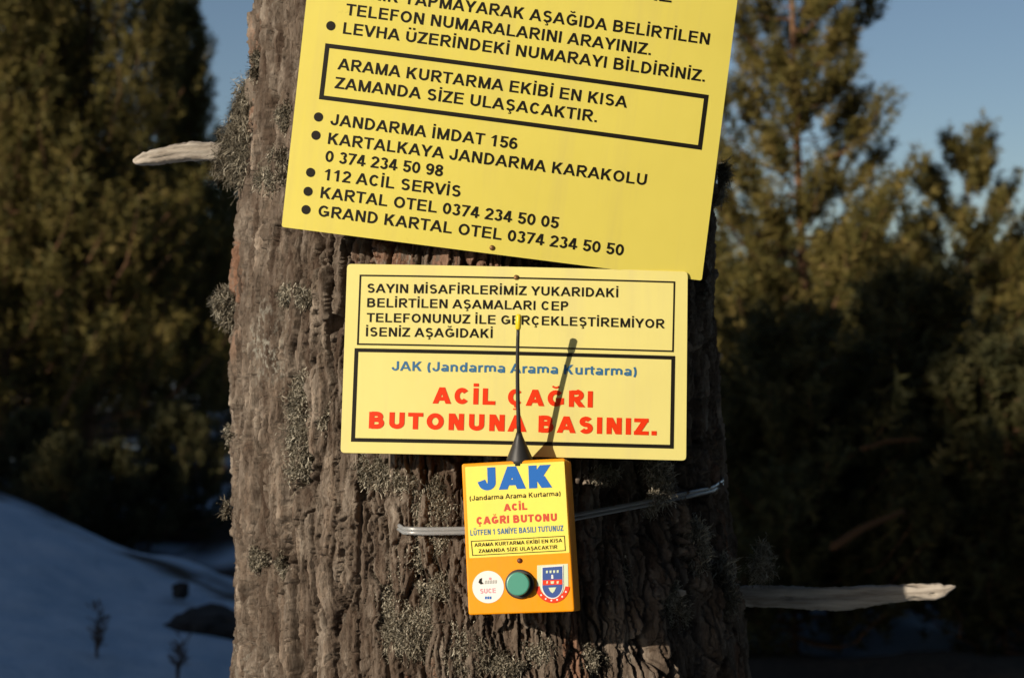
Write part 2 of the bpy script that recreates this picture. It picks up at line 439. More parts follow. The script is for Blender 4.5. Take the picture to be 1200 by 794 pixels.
# ------------------------------------------------------------------ the big trunk
ROWS = np.array([-120, 0, 100, 250, 400, 550, 700, 794, 900], float)
LEFT = np.array([290, 289, 286, 276, 267, 266, 270, 270, 262], float)
RIGHT = np.array([836, 838, 841, 844, 846, 854, 873, 884, 900], float)
YC = 2.30
def trunk_axis(z):
    row = 397 - (np.asarray(z) - EYE) / YC * FPX
    l = (np.interp(row, ROWS, LEFT) - 600) / FPX; r = (np.interp(row, ROWS, RIGHT) - 600) / FPX
    al, ar = np.arctan(l), np.arctan(r); c = (al + ar) / 2; hw = (ar - al) / 2
    rad = np.sin(hw) * YC / np.cos(c)
    rad = np.minimum(rad, .362)
    below = np.clip(1.05 - z, 0, 2); rad = rad + .10 * below ** 2
    above = np.clip(z - 2.25, 0, 20); rad = rad * (1 - .055 * above)
    return np.tan(c) * YC + 0 * above, rad

zs = np.concatenate([np.linspace(-.35, 1.12, 60)[:-1], np.linspace(1.12, 2.16, 860), np.linspace(2.16, 9.0, 90)[1:]])
tf = np.linspace(-106, 106, 1020); tb = np.linspace(106, 254, 60)[1:-1]
th = np.radians(np.concatenate([tf, tb]))
TH, ZZ = np.meshgrid(th, zs); TH = TH.ravel(); ZZ = ZZ.ravel()
cx, rad = trunk_axis(ZZ)
px_, py_ = np.sin(TH), -np.cos(TH)
S = np.stack([px_ * rad, py_ * rad, ZZ], 1)
tang = np.stack([-py_, px_, 0 * px_], 1)
def plates(Pq, size, s, warp, dome):
    """bark scales: level of each scale, its sideways and lengthwise tilt, its id and the gap round it"""
    Q = (Pq + warp) / np.array(size)
    f1, f2, idv, off = voronoi(Q, s)
    ph = idv * 91.7
    side = (off * tang).sum(1)
    return idv - .5 - dome * f1 * f1, side * np.where(np.sin(ph) > -.2, 1, -1) * (.4 + np.abs(np.cos(ph * 1.7))), off[:, 2] * np.cos(ph * 2.3), idv, f2 - f1
W = np.stack([fbm(S * 10, 3, 1), fbm(S * 10, 3, 2), fbm(S * 5, 2, 3)], 1)
W2 = np.stack([fbm(S * 42, 3, 11), fbm(S * 42, 3, 12), fbm(S * 22, 3, 13)], 1)
W3 = np.stack([fbm(S * 140, 2, 31), fbm(S * 140, 2, 32), fbm(S * 70, 2, 33)], 1)
hA, tA, zA, idA, eA = plates(S, (.036, .036, .27), 5, W * np.array((.014, .014, .06)) + W2 * .003, .12)
hB, tB, zB, idB, eB = plates(S, (.0125, .0125, .078), 15, W2 * np.array((.006, .006, .03)) + W3 * .0012 + W * .004, .10)
hC, tC, zC, idC, eC = plates(S, (.0056, .0056, .032), 25, W3 * np.array((.0024, .0024, .008)) + W2 * .003, .15)
fis = fbm(np.stack([S[:, 0], S[:, 1], S[:, 2] * .14], 1) * 12 + W * .35 + W2 * .10, 3, 70)
fiss = (1 - sstep(.0, .06, np.abs(fis))) * sstep(-.3, .15, fbm(S * np.array((5, 5, 2)), 2, 71))
big = fbm(S * np.array((7, 7, 3)), 3, 40)
mask = sstep(-.35, .35, fbm(S * np.array((6, 6, 2.2)), 3, 50))
fine = fbm(S * np.array((170, 170, 36)), 4, 60)
gapA = 1 - sstep(0, .085, eA); gapB = 1 - sstep(0, .11, eB); gapC = 1 - sstep(0, .16, eC)
disp = .006 * big + .010 * hA + .007 * tA - .016 * gapA * (.2 + .8 * mask) + .0050 * hB + .0060 * tB + .002 * zB - .0065 * gapB * (.4 + .6 * mask) \
       + .0020 * hC + .0030 * tC + .0007 * zC - .0010 * gapC - .030 * fiss + .0021 * fine + .030 * np.exp(-((np.degrees(TH) - 39 + 10 * W[:, 0]) / 4.2) ** 2) * sstep(1.43, 1.36, ZZ) + .022 * np.exp(-((np.degrees(TH) - 52 + 12 * W[:, 1]) / 4) ** 2) * sstep(1.50, 1.40, ZZ)
disp = disp - np.percentile(disp[np.abs(TH) < .6], 96)
rr = rad + disp
VT = np.stack([cx + px_ * rr, YC + py_ * rr, ZZ], 1)
nr, nc = len(zs), len(th); ii = np.arange(nr * nc).reshape(nr, nc); jj = np.roll(ii, -1, axis=1)
F = np.stack([ii[:-1].ravel(), jj[:-1].ravel(), jj[1:].ravel(), ii[1:].ravel()], 1)
tree = empty('pine_tree', Matrix.Translation((trunk_axis(np.array(0.0))[0], YC, 0)))
tag(tree, 'thick rough barked pine trunk in front, carrying the yellow signs', 'tree')
TI = tree.matrix_world.inverted()
loc = np.array(tree.location)
trunk = link_mesh('trunk', np_mesh('trunk', VT - loc, F, 4), M_bark, tree, True,
                  {'plate': np.clip(.5 + .35 * (idA - .5) + .55 * (idB - .5) + .5 * (idC - .5) + .25 * fine, 0, 1),
                   'rust': np.clip(.36 + .35 * (idB - .5) + .2 * (idC - .5) + .55 * fbm(S * np.array((9, 9, 4)), 3, 90), 0, 1)})
# crown and high limbs, out of the frame overhead
wd = MB(); rng = np.random.default_rng(77); rnd = random.Random(77); CV = []
for b in range(46):
    z = rnd.uniform(4.2, 9.4); a = b * 2.4; L = rnd.uniform(1.6, 3.4) * (1.15 - .07 * (z - 4)); ca, sa = math.cos(a), math.sin(a)
    pts = [Vector((ca * L * s, sa * L * s, z + L * (.25 * s - .2 * s * s))) for s in (0, .3, .6, 1)]
    wd.tube(pts, [.05, .035, .022, .008], 6)
    k = 260; s = rng.uniform(.2, 1.0, (k, 1)); c = np.array((ca, sa, 0)) * L * s + np.array((0, 0, z)) + rng.normal(0, .26, (k, 3))
    d1 = rng.normal(size=(k, 3)) * .11; d2 = rng.normal(size=(k, 3)) * .11
    CV.append(np.stack([c, c + d1, c + d2], 1).reshape(-1, 3))
CV = np.concatenate(CV)
link_mesh('crown', np_mesh('crown', CV, np.arange(len(CV)).reshape(-1, 3), 3), M_ndl, tree, False, {'tone': np.repeat(rng.random(len(CV) // 3), 3)})
wd.build('limbs', M_bark, tree, True)

def on_trunk(px, py, lift=0.0):
    """point on the trunk surface seen at a photo pixel, and the outward direction there"""
    d = np.array(((px - 600) / FPX, 1.0, -(py - 397) / FPX)); best = None
    for Y in np.linspace(1.88, 2.5, 400):
        p = d * Y + np.array((0, 0, EYE)); c, r = trunk_axis(p[2]); r = float(r) - .008; q = math.hypot(p[0] - float(c), p[1] - YC)
        if best is None or q - r < best[0]: best = (q - r, p, float(c), r)
        if q < r: break
    p = best[1]; o = Vector((p[0] - best[2], p[1] - YC, 0)).normalized()
    return Vector(p) + o * lift, o

def twisted_branch(name, pts, rads, mat_, parent, seed, flat=1.0, n=12, label=None, sub=6):
    """weathered broken branch: knotty tube with splintered end"""
    r_ = random.Random(seed); P_ = []; Rr = []
    for i in range(len(pts) - 1):
        for k in range(sub):
            t = k / sub; P_.append(Vector(pts[i]).lerp(Vector(pts[i + 1]), t)); Rr.append(rads[i] * (1 - t) + rads[i + 1] * t)
    P_.append(Vector(pts[-1])); Rr.append(rads[-1])
    mb = MB(); v = []; f = []
    for i, p in enumerate(P_):
        t = (P_[min(i + 1, len(P_) - 1)] - P_[max(i - 1, 0)]).normalized()
        up_ = Vector((0, 0, 1)); s_ = t.cross(up_).normalized(); up_ = s_.cross(t)
        for k in range(n):
            a = 6.2832 * k / n
            q = Rr[i] * (1 + .16 * math.sin(3 * a + seed + i * .12) + .10 * math.sin(5 * a + 2 * seed - i * .2) + r_.uniform(-.05, .05))
            end = max(0, (i - len(P_) + 2)) * r_.uniform(-.9, .6) * Rr[i]
            v.append(p + s_ * math.cos(a) * q + up_ * math.sin(a) * q * flat + t * end)
    m_ = len(P_)
    for i in range(m_ - 1):
        for k in range(n): f.append((i * n + k, i * n + (k + 1) % n, (i + 1) * n + (k + 1) % n, (i + 1) * n + k))
    f.append(tuple(range(n))[::-1]); f.append(tuple(range((m_ - 1) * n, m_ * n)))
    mb.add([TI @ q for q in v] if parent is tree else v, f)
    o = mb.build(name, mat_, parent, True)
    if label: o['label'] = label
    return o

def splinter(name, secs, Y, half, seed, label, lean=0.0, jag=.35):
    """broken weathered branch from sections (px, top, bottom): flattened, grained, with a torn end"""
    n = 22; V = []; rr_ = random.Random(seed); sub = []
    for (a, b) in zip(secs[:-1], secs[1:]):
        m = max(2, int(abs(b[0] - a[0]) / 3))
        for k in range(m): t = k / m; sub.append([a[q] * (1 - t) + b[q] * t + (rr_.gauss(0, jag) if q else 0) for q in range(3)])
    sub.append(list(secs[-1])); sx = abs(secs[-1][0] - secs[0][0])
    C0 = []; 
    for (px, t_, b_) in sub:
        Yq = Y + lean * abs(px - secs[0][0]) / sx; h = (b_ - t_) / 2 / FPX * Yq; hd = max(.0015, half * min(1, h / .008))
        for k in range(n):
            a = 6.2832 * k / n; ca, sa_ = math.cos(a), math.sin(a)
            ex = (abs(ca) ** 2.6 + abs(sa_) ** 2.6) ** (-1 / 2.6)
            c = at(px, (t_ + b_) / 2, Yq); V.append((c.x, c.y + hd * ca * ex, c.z + h * sa_ * ex)); C0.append((h * 40, k))
    V = np.array(V); q = np.array([c[1] for c in C0])
    gp = np.stack([V[:, 0] * 9, q * 1.7, 0 * q + seed], 1); gn_ = fbm(gp, 3, seed) * .0036 - .0055 * (1 - sstep(0, .10, np.abs(fbm(gp * np.array((.5, .45, 1)), 2, seed + 3))))
    ctr = V.reshape(-1, n, 3).mean(1).repeat(n, 0); dirv = V - ctr; ln_ = np.linalg.norm(dirv, axis=1, keepdims=True) + 1e-6
    V = V + dirv / ln_ * np.minimum(gn_[:, None], ln_ * .3) * np.minimum(1, ln_ / .006)
    m = len(sub); F_ = [(i * n + k, i * n + (k + 1) % n, (i + 1) * n + (k + 1) % n, (i + 1) * n + k) for i in range(m - 1) for k in range(n)]
    F_ += [tuple(range(n))[::-1], tuple(range((m - 1) * n, m * n))]
    o = mesh_obj(name, V - loc, F_, M_dead, tree, True); o['label'] = label
    return o
splinter('dead_branch', [(300, 170, 194), (270, 168, 190), (250, 167, 188), (225, 166.5, 188), (205, 169, 189.5), (188, 173, 191.5), (176, 176.5, 193), (168, 180, 193), (160, 184, 192.5), (156, 187, 190)], 2.28, .012, 3, 'pale bleached dead branch stub', -.04)
splinter('dead_branch', [(845, 688, 711), (870, 686, 711), (910, 686, 711), (945, 688, 712.5), (985, 688, 714), (1010, 686.5, 710), (1040, 685, 706), (1062, 684.5, 703), (1070, 684, 702.5), (1096, 684.5, 701.5), (1106, 685, 698), (1114, 685.5, 692), (1120, 685.5, 688)], 2.385, .007, 9, 'grey broken branch with a splintered tip', 0, .4)
p_, o_ = on_trunk(793, 693, .022)
splinter('dead_branch', [(776, 692, 699), (782, 690, 699), (790, 689.5, 698), (799, 690, 697.5), (804, 691.5, 696)], p_.y, .004, 12, 'small pale wood chip low on the right of the trunk')

# lichen
def lichen(px, py, rpx, nst, seed, ln=.024, droop=.5, sy=1.0, lift=0.0, spread=.9, tone0=.5):
    rng = np.random.default_rng(seed); c, o = on_trunk(px, py, lift); o = np.array(o)
    r = rpx / FPX * c.y; side = np.cross(o, (0, 0, 1.0))
    k = nst; m = max(4, int(rpx / 2.6)); sa = rng.random(m) * 6.283; sq = np.sqrt(rng.random(m)) * r * .9; g = rng.integers(0, m, k)
    sl = rng.uniform(.45, 1.25, m); stn = rng.normal(0, .16, m); sd_ = rng.normal(size=(m, 3)) * .55
    ax = np.cos(sa[g]) * sq[g] + rng.normal(0, 1, k) * r * .17; az_ = (np.sin(sa[g]) * sq[g] + rng.normal(0, 1, k) * r * .17) * sy; q = np.minimum(np.hypot(ax, az_ / sy), r * 1.2)
    p = np.array(c) + side * ax[:, None] + np.array((0, 0, 1.0)) * az_[:, None] - o * (.4 * q ** 2 / max(r, .02))[:, None]
    d = o * rng.uniform(.3, 1, (k, 1)) + sd_[g] + rng.normal(size=(k, 3)) * spread * .65; d /= np.linalg.norm(d, axis=1, keepdims=True)
    L = ln * rng.uniform(.35, 1.2, (k, 1)) * sl[g][:, None]
    w_ = rng.uniform(.0005, .0012, (k, 1)); SEG = 6; rows = []; pt = p
    for i in range(SEG + 1):
        s = i / SEG
        wv = np.cross(d, rng.normal(size=(k, 3)) * .35 + np.array((.3, .2, .9))); wv /= np.linalg.norm(wv, axis=1, keepdims=True) + 1e-9
        hw = wv * w_ * (1.15 - .75 * s); rows.append((pt - hw, pt + hw))
        pt = pt + d * L / SEG
        d = d + rng.normal(size=(k, 3)) * .5 - np.array((0, 0, droop * .25)); d /= np.linalg.norm(d, axis=1, keepdims=True)
    V = np.stack([x for rw in rows for x in rw], 1).reshape(-1, 3); n_ = 2 * (SEG + 1)
    b = (np.arange(k) * n_)[:, None]
    Fq = np.concatenate([b + np.array([[2 * i, 2 * i + 1, 2 * i + 3, 2 * i + 2]]) for i in range(SEG)])
    tn = np.repeat(np.clip(rng.normal(tone0, .2, k) + stn[g], 0, 1), n_)
    return link_mesh('lichen_tuft', np_mesh('lichen_tuft', V - loc, Fq, 4), M_lich, tree, False, {'tone': tn})
LS = [(280, 160, 46, 3600, .046, 1.25), (277, 182, 26, 1200, .044, 1), (290, 120, 22, 700, .034, 1.1), (300, 75, 13, 300, .02, 1.2), (322, 200, 24, 620, .02, 1.5), (330, 140, 14, 300, .018, 1.5), (312, 215, 14, 300, .024, 1.6),
      (264, 354, 18, 900, .030, 1.1), (340, 345, 28, 700, .018, .55), (362, 350, 12, 240, .02, .7), (358, 485, 38, 2400, .026, 1.2), (350, 535, 28, 900, .024, 1.3), (300, 652, 18, 620, .022, 1),
      (332, 668, 12, 300, .016, 1), (436, 548, 30, 900, .028, .8), (470, 560, 20, 400, .02, .8), (505, 590, 34, 620, .015, 1), (480, 742, 48, 1500, .02, 1), (545, 770, 34, 700, .017, .9),
      (600, 778, 26, 320, .015, .7), (705, 556, 24, 400, .018, .5), (764, 568, 26, 1000, .028, 1.2), (812, 650, 26, 800, .028, 1.7), (845, 690, 20, 500, .03, 1.3), (884, 655, 20, 620, .03, 1.1),
      (846, 215, 13, 500, .028, 1.9), (700, 772, 24, 260, .012, 1), (480, 650, 26, 420, .013, 1.4), (266, 600, 6, 80, .022, 2.2), (268, 508, 5, 70, .024, 2), (508, 690, 22, 420, .014, 1), (500, 620, 46, 1300, .010, 1.3), (460, 690, 36, 800, .010, 1.5), (540, 750, 46, 1300, .010, .9), (640, 765, 40, 700, .010, .7), (735, 690, 30, 500, .012, 2), (790, 720, 24, 500, .014, 2)]
for i, (a, b, r_, k, ln, sy) in enumerate(LS):
    proud = a > 740 and b > 500
    lichen(a, b, r_, int(k * 2.6), 100 + i, ln * .85, .45, sy, lift=.010 if proud else 0.0, tone0=.66 if proud else .46 if a < 340 else .60)

# ------------------------------------------------------------------ lettering: a stroked bold sans of my own
def arc(cx, cy, rx, ry, a0, a1, n=12):
    return [(cx + rx * math.cos(R(a0 + (a1 - a0) * i / n)), cy + ry * math.sin(R(a0 + (a1 - a0) * i / n))) for i in range(n + 1)]
ADV = dict(A=.722, B=.722, C=.722, D=.722, E=.667, F=.611, G=.778, H=.722, I=.278, J=.556, K=.722, L=.611, M=.833, N=.722, O=.778, P=.667, R=.722, S=.667,
           T=.611, U=.722, V=.667, Y=.667, Z=.611, a=.556, n=.611, d=.611, r=.389, m=.889, u=.611, t=.333)
ADV.update({c: .556 for c in '0123456789'}); ADV.update({'.': .278, ' ': .278, '(': .333, ')': .333})
BASEC = {'İ': ('I', 'dot'), 'Ş': ('S', 'ced'), 'Ç': ('C', 'ced'), 'Ğ': ('G', 'brv'), 'Ü': ('U', 'uml')}
def glyph(ch, w):
    """strips as ('P', pts, closed) stroked centre lines or ('Q', polygon); cap height 1"""
    acc = None
    if ch in BASEC: ch, acc = BASEC[ch]
    A_ = ADV[ch] / .716
    l, r, b, t = .112, A_ - .095, 0.0, 1.0
    x0, x1, y0, y1 = l + w / 2, r - w / 2, w / 2, 1 - w / 2; xm = (l + r) / 2; h = w * .85
    P_ = lambda *p: ('P', list(p), False); C_ = lambda p: ('P', list(p), True)
    def Dg(xa, ya, xb, yb, k=1.08):                        # diagonal cut level at both ends
        k = w * k / 2; return ('Q', [(xa - k, ya), (xa + k, ya), (xb + k, yb), (xb - k, yb)])
    V_ = lambda x: ('Q', [(x - w / 2, 0), (x + w / 2, 0), (x + w / 2, 1), (x - w / 2, 1)])
    H_ = lambda xa, xb, y: ('Q', [(xa, y - h / 2), (xb, y - h / 2), (xb, y + h / 2), (xa, y + h / 2)])
    ox, oy = (x1 - x0) / 2, (y1 - y0) / 2
    G = []
    if ch == 'A': k = w * .55; G = [Dg(k, 0, A_ / 2, 1), Dg(A_ - k, 0, A_ / 2, 1), H_(A_ * .25, A_ * .75, .30)]
    elif ch == 'B':
        m = .53; G = [V_(x0), P_((x0, 1 - h / 2), (xm, 1 - h / 2), *arc(xm, (1 + m) / 2 - h / 4, x1 - .06 - xm, (1 - m) / 2 - h / 4, 90, -90, 8)[1:-1], (xm, m), (x0, m)),
                      P_((x0, m), (xm + .03, m), *arc(xm + .03, (m + h / 2) / 2, x1 - xm - .03, (m - h / 2) / 2, 90, -90, 8)[1:-1], (xm + .03, h / 2), (x0, h / 2))]
    elif ch == 'C': G = [P_(*arc(xm, .5, ox, oy, 38, 322, 22))]
    elif ch == 'D': G = [V_(x0), P_((x0, 1 - h / 2), (xm - .1, 1 - h / 2), *arc(xm - .1, .5, x1 - xm + .1, .5 - h / 2, 90, -90, 14)[1:-1], (xm - .1, h / 2), (x0, h / 2))]
    elif ch == 'E': G = [V_(x0), H_(l + w, r, 1 - h / 2), H_(l + w, r - .03, .52), H_(l + w, r + .02, h / 2)]
    elif ch == 'F': G = [V_(x0), H_(l + w, r, 1 - h / 2), H_(l + w, r - .08, .50)]
    elif ch == 'G': G = [P_(*arc(xm, .5, ox, oy, 40, 325, 22)), ('Q', [(x1 - w / 2, .10), (x1 + w / 2, .14), (x1 + w / 2, .53), (x1 - w / 2, .53)]), H_(xm, x1 - w / 2, .53 - h / 2)]
    elif ch == 'H': G = [V_(x0), V_(x1), H_(l + w, r - w, .53)]
    elif ch == 'I': G = [V_(A_ / 2)]
    elif ch == 'J': r2 = A_ - .1; xj = r2 - w / 2; x0j = .04 + w / 2; c_ = (xj + x0j) / 2; G = [P_((xj, 1 - w / 2), (xj, .33), *arc(c_, .33, xj - c_, .33 - w / 2, 0, -165, 12)[1:])]
    elif ch == 'K': G = [V_(x0), Dg(x0 + w * .3, .36, r - w * .60, 1, 1.35), Dg(xm - w * .05, .52, r - w * .50, 0, 1.30)]
    elif ch == 'L': G = [V_(x0), H_(l + w, r + .04, h / 2)]
    elif ch == 'M': G = [V_(x0), V_(x1), Dg(x0 + .02, 1, A_ / 2, 0, .95), Dg(x1 - .02, 1, A_ / 2, 0, .95)]
    elif ch == 'N': G = [V_(x0), V_(x1), Dg(x0 + .03, 1, x1 - .03, 0, 1.1)]
    elif ch in 'O': G = [C_(arc(xm, .5, ox + .01, oy, 0, 360, 28)[:-1])]
    elif ch in 'PR':
        m = .44; G = [V_(x0), P_((x0, 1 - h / 2), (xm, 1 - h / 2), *arc(xm, (1 + m - .0) / 2 - 0, x1 - xm, (1 - m - h) / 2 + h / 4, 90, -90, 9)[1:-1], (xm, m + h / 4), (x0, m + h / 4))]
        if ch == 'R': G.append(Dg(xm + .0, m, r - w * .45 + .04, 0, 1.25))
    elif ch == 'S':
        m = .525; G = [P_(*arc(xm, (1 - h / 2 + m) / 2, ox - .015, (1 - h / 2 - m) / 2, 28, 262, 14), *arc(xm, (m + h / 2) / 2, ox, (m - h / 2) / 2, 82, -152, 14))]
    elif ch == 'T': G = [('Q', [(A_ / 2 - w / 2, 0), (A_ / 2 + w / 2, 0), (A_ / 2 + w / 2, 1 - h), (A_ / 2 - w / 2, 1 - h)]), H_(.03, A_ - .03, 1 - h / 2)]
    elif ch == 'U': G = [P_((x0, 1 - w / 2), (x0, .36), *arc(xm, .36, ox, .36 - w / 2, 180, 360, 14)[1:-1], (x1, .36), (x1, 1 - w / 2))]
    elif ch == 'V': k = w * .55; G = [Dg(k, 1, A_ / 2, 0), Dg(A_ - k, 1, A_ / 2, 0)]
    elif ch == 'Y': k = w * .6; G = [Dg(k, 1, A_ / 2, .40, 1.2), Dg(A_ - k, 1, A_ / 2, .40, 1.2), ('Q', [(A_ / 2 - w / 2, 0), (A_ / 2 + w / 2, 0), (A_ / 2 + w / 2, .45), (A_ / 2 - w / 2, .45)])]
    elif ch == 'Z': G = [H_(.05, A_ - .04, 1 - h / 2), H_(.04, A_ - .03, h / 2), Dg(.05 + w * .62, h * .6, A_ - .05 - w * .62, 1 - h * .6, 1.3)]
    elif ch == '.': G = [('Q', [(A_ / 2 - w / 2, 0), (A_ / 2 + w / 2, 0), (A_ / 2 + w / 2, w * .95), (A_ / 2 - w / 2, w * .95)])]
    elif ch == '0': G = [C_(arc(A_ / 2, .5, A_ / 2 - .05 - w / 2, oy, 0, 360, 24)[:-1])]
    elif ch == '1': G = [V_(A_ * .56), Dg(A_ * .2, .70, A_ * .5, .93, 1.0)]
    elif ch == '2': c_ = A_ / 2; q = c_ - .05 - w / 2; G = [P_(*arc(c_, .70, q, .30 - h / 2, 172, -28, 12), (.07 + w * .55, h * .9)), H_(.05, A_ - .05, h / 2)]
    elif ch == '3': c_ = A_ / 2 - .01; q = c_ - .05 - w / 2; G = [P_(*arc(c_, .755, q - .03, .245 - h / 2, 165, -80, 11)), P_(*arc(c_, .285, q, .285 - h / 2, 80, -165, 12))]
    elif ch == '4': G = [('Q', [(A_ * .54, 0), (A_ * .54 + w, 0), (A_ * .54 + w, 1), (A_ * .54, 1)]), H_(.03, A_ - .02, .26), Dg(.03 + w * .5, .30, A_ * .54 + w * .35, 1, 1.15)]
    elif ch == '5': c_ = A_ / 2; q = c_ - .05 - w / 2; G = [H_(.12, A_ - .07, 1 - h / 2), ('Q', [(.10, .44), (.10 + w, .48), (.13 + w, 1 - h), (.13, 1 - h)]), P_(*arc(c_, .325, q, .325 - h / 2, 140, -165, 14))]
    elif ch in '69':
        c_ = A_ / 2; q = c_ - .05 - w / 2
        a_ = [C_(arc(c_, .32, q, .32 - h / 2, 0, 360, 18)[:-1]), P_(*arc(c_ + .02, .5, q + .02, oy, 48, 205, 12))]
        G = a_ if ch == '6' else [('P', [(A_ - x, 1 - y) for x, y in p[1]], p[2]) for p in a_]
    elif ch == '7': G = [H_(.05, A_ - .04, 1 - h / 2), Dg(A_ * .30, 0, A_ - .06 - w * .55, 1 - h * .6, 1.05)]
    elif ch == '8': c_ = A_ / 2; q = c_ - .05 - w / 2; G = [C_(arc(c_, .75, q - .03, .25 - h / 2, 0, 360, 16)[:-1]), C_(arc(c_, .28, q, .28 - h / 2, 0, 360, 16)[:-1])]
    elif ch == 'a': c_ = A_ / 2; q = c_ - .06 - w / 2; G = [P_(*arc(c_, .49, q, .24 - h / 2, 150, 0, 8), (c_ + q, 0)), C_([(c_ + q, .40 - h / 2), (c_ - .05, .40 - h / 2), *arc(c_ - .06, .20, q - .05, .20 - h / 2, 95, 265, 8), (c_ + .02, h / 2), (c_ + q, .16)])]
    elif ch in 'nm':
        G = [('Q', [(l, 0), (l + w, 0), (l + w, .73), (l, .73)])]; k = 1 if ch == 'n' else 2; span = (x1 - x0) / k
        for i in range(k):
            xa = x0 + span * i; xb = xa + span; cm = (xa + xb) / 2; G.append(P_(*arc(cm, .48, span / 2, .26 - h / 2, 160, 0, 8), (xb, w / 2)))
    elif ch == 'u': G = [('Q', [(r - w, 0), (r, 0), (r, .73), (r - w, .73)]), P_((x0, .73 - w / 2), *arc(xm, .26, ox, .26 - h / 2, 180, 330, 9))]
    elif ch == 'd': G = [('Q', [(r - w, 0), (r, 0), (r, 1), (r - w, 1)]), C_(arc(xm - .02, .365, ox - .0, .375 - h / 2, 0, 360, 16)[:-1])]
    elif ch == 'r': G = [('Q', [(l, 0), (l + w, 0), (l + w, .73), (l, .73)]), P_(*arc(l + w * .5 + .26, .44, .25, .30 - h / 2, 165, 75, 6))]
    elif ch == 't': G = [P_((A_ * .42, .9), (A_ * .42, .2), *arc(A_ * .42 + .13, .2, .13, .2 - h / 2, 180, 285, 6)[1:]), H_(.02, A_ - .03, .73 - h / 2)]
    elif ch in '()':
        p = arc(A_ * 1.05, .40, A_ * .72, .66, 128, 232, 10); G = [P_(*p)] if ch == '(' else [P_(*[(A_ - x, y) for x, y in p])]
    if acc:
        c_ = A_ / 2; s_ = min(w, .22)
        if acc == 'dot': G.append(('Q', [(c_ - w / 2, 1.09), (c_ + w / 2, 1.09), (c_ + w / 2, 1.09 + s_ * .9), (c_ - w / 2, 1.09 + s_ * .9)]))
        elif acc == 'uml':
            for q in (-.17, .17): G.append(('Q', [(c_ + q - s_ / 2, 1.09), (c_ + q + s_ / 2, 1.09), (c_ + q + s_ / 2, 1.09 + s_ * .9), (c_ + q - s_ / 2, 1.09 + s_ * .9)]))
        elif acc == 'brv': G.append(('S', arc(c_, 1.27, .17, .12, 190, 350, 8), .11))
        elif acc == 'ced': G.append(('S', [(c_, .02), (c_ - .01, -.07), (c_ + .09, -.12), (c_ + .08, -.22), (c_ - .10, -.23)], .085))
    return G, A_

def strip(pts, w, closed, sq):
    p = [Vector((x, y)) for x, y in pts]
    q = [p[0]]
    for a in p[1:]:
        if (a - q[-1]).length > 1e-4: q.append(a)
    p = q; n = len(p)
    if sq and not closed:
        p[0] = p[0] - (p[1] - p[0]).normalized() * w * .5 * sq; p[-1] = p[-1] + (p[-1] - p[-2]).normalized() * w * .5 * sq
    v = []; f = []
    for i in range(n):
        a = p[(i - 1) % n] if closed or i > 0 else None; b = p[(i + 1) % n] if closed or i < n - 1 else None
        t1 = (p[i] - a).normalized() if a is not None else (b - p[i]).normalized()
        t2 = (b - p[i]).normalized() if b is not None else t1
        m = t1 + t2; m = m.normalized() if m.length > 1e-6 else t1
        nn = Vector((-m.y, m.x)); k = w / 2 / max(.5, nn.dot(Vector((-t1.y, t1.x))))
        v += [p[i] + nn * k, p[i] - nn * k]
    for i in range(n if closed else n - 1):
        j = (i + 1) % n; f.append((2 * i, 2 * i + 1, 2 * j + 1, 2 * j))
    return v, f

def text_mesh(body, w, track=0.0):
    """flat lettering from x=0, cap height 1; overlapping strokes stacked by a hair"""
    v = []; f = []; x = 0; lo = None; hi = 0
    for ch in body:
        if ch == ' ': x += ADV[' '] / .716 + track; continue
        G, A_ = glyph(ch, w); lev = 0
        for gitem in G:
            if gitem[0] == 'Q': vv = [Vector(q) for q in gitem[1]]; ff = [(0, 1, 2, 3)]
            elif gitem[0] == 'S': vv, ff = strip(gitem[1], gitem[2], False, 0)
            else: vv, ff = strip(gitem[1], w if gitem[2] else w, gitem[2], 1 if ch in 'UJnu' else 0)
            o = len(v); v += [(q.x + x, q.y, lev) for q in vv]; lev += 1
            for a in ff:                                       # face +z
                s = sum(vv[a[i]].x * vv[a[(i + 1) % len(a)]].y - vv[a[(i + 1) % len(a)]].x * vv[a[i]].y for i in range(len(a)))
                f.append(tuple(o + i for i in (a if s > 0 else a[::-1])))
        x += A_ + track
    xs = [a[0] for a in v]; return v, f, min(xs), max(xs)

# ------------------------------------------------------------------ flat things facing the viewer
def frame(px, py, Y, roll=0, yaw=0, pitch=0):
    """local axes right, up, toward viewer; roll clockwise, yaw turns the face left, pitch tips the face up"""
    u_ = Vector((1, 0, 0)); v_ = Vector((0, math.sin(R(pitch)), math.cos(R(pitch)))); n_ = u_.cross(v_)
    B = Matrix((u_, v_, n_)).transposed()
    B = Matrix.Rotation(-R(yaw), 3, 'Z') @ B @ Matrix.Rotation(-R(roll), 3, 'Z')
    return Matrix.Translation(at(px, py, Y)) @ B.to_4x4()

def loc_px(M, px, py, n=0.0):
    I = M.inverted(); o = I @ Vector((0, 0, EYE)); d = (I.to_3x3() @ Vector(((px - 600) / FPX, 1, -(py - 397) / FPX)))
    t = (n - o.z) / d.z; q = o + d * t; return Vector((q.x, q.y))

def lettering(parent, M, body, pl, pr, cap, w, m, z, name='lettering', track=0.0):
    a = loc_px(M, *pl); b = loc_px(M, *pr); d = (b - a); W = d.length; d = d / W; e = Vector((-d.y, d.x))
    v, f, x0, x1 = text_mesh(body, w, track)
    s = W / (x1 - x0); c = cap / FPX * M.translation.y
    out = []
    for x, y, k in v:
        q = a + d * (x - x0) * s + e * y * c; out.append((q.x, q.y, z + k * 3e-5))
    return mesh_obj(name, out, f, m, parent)

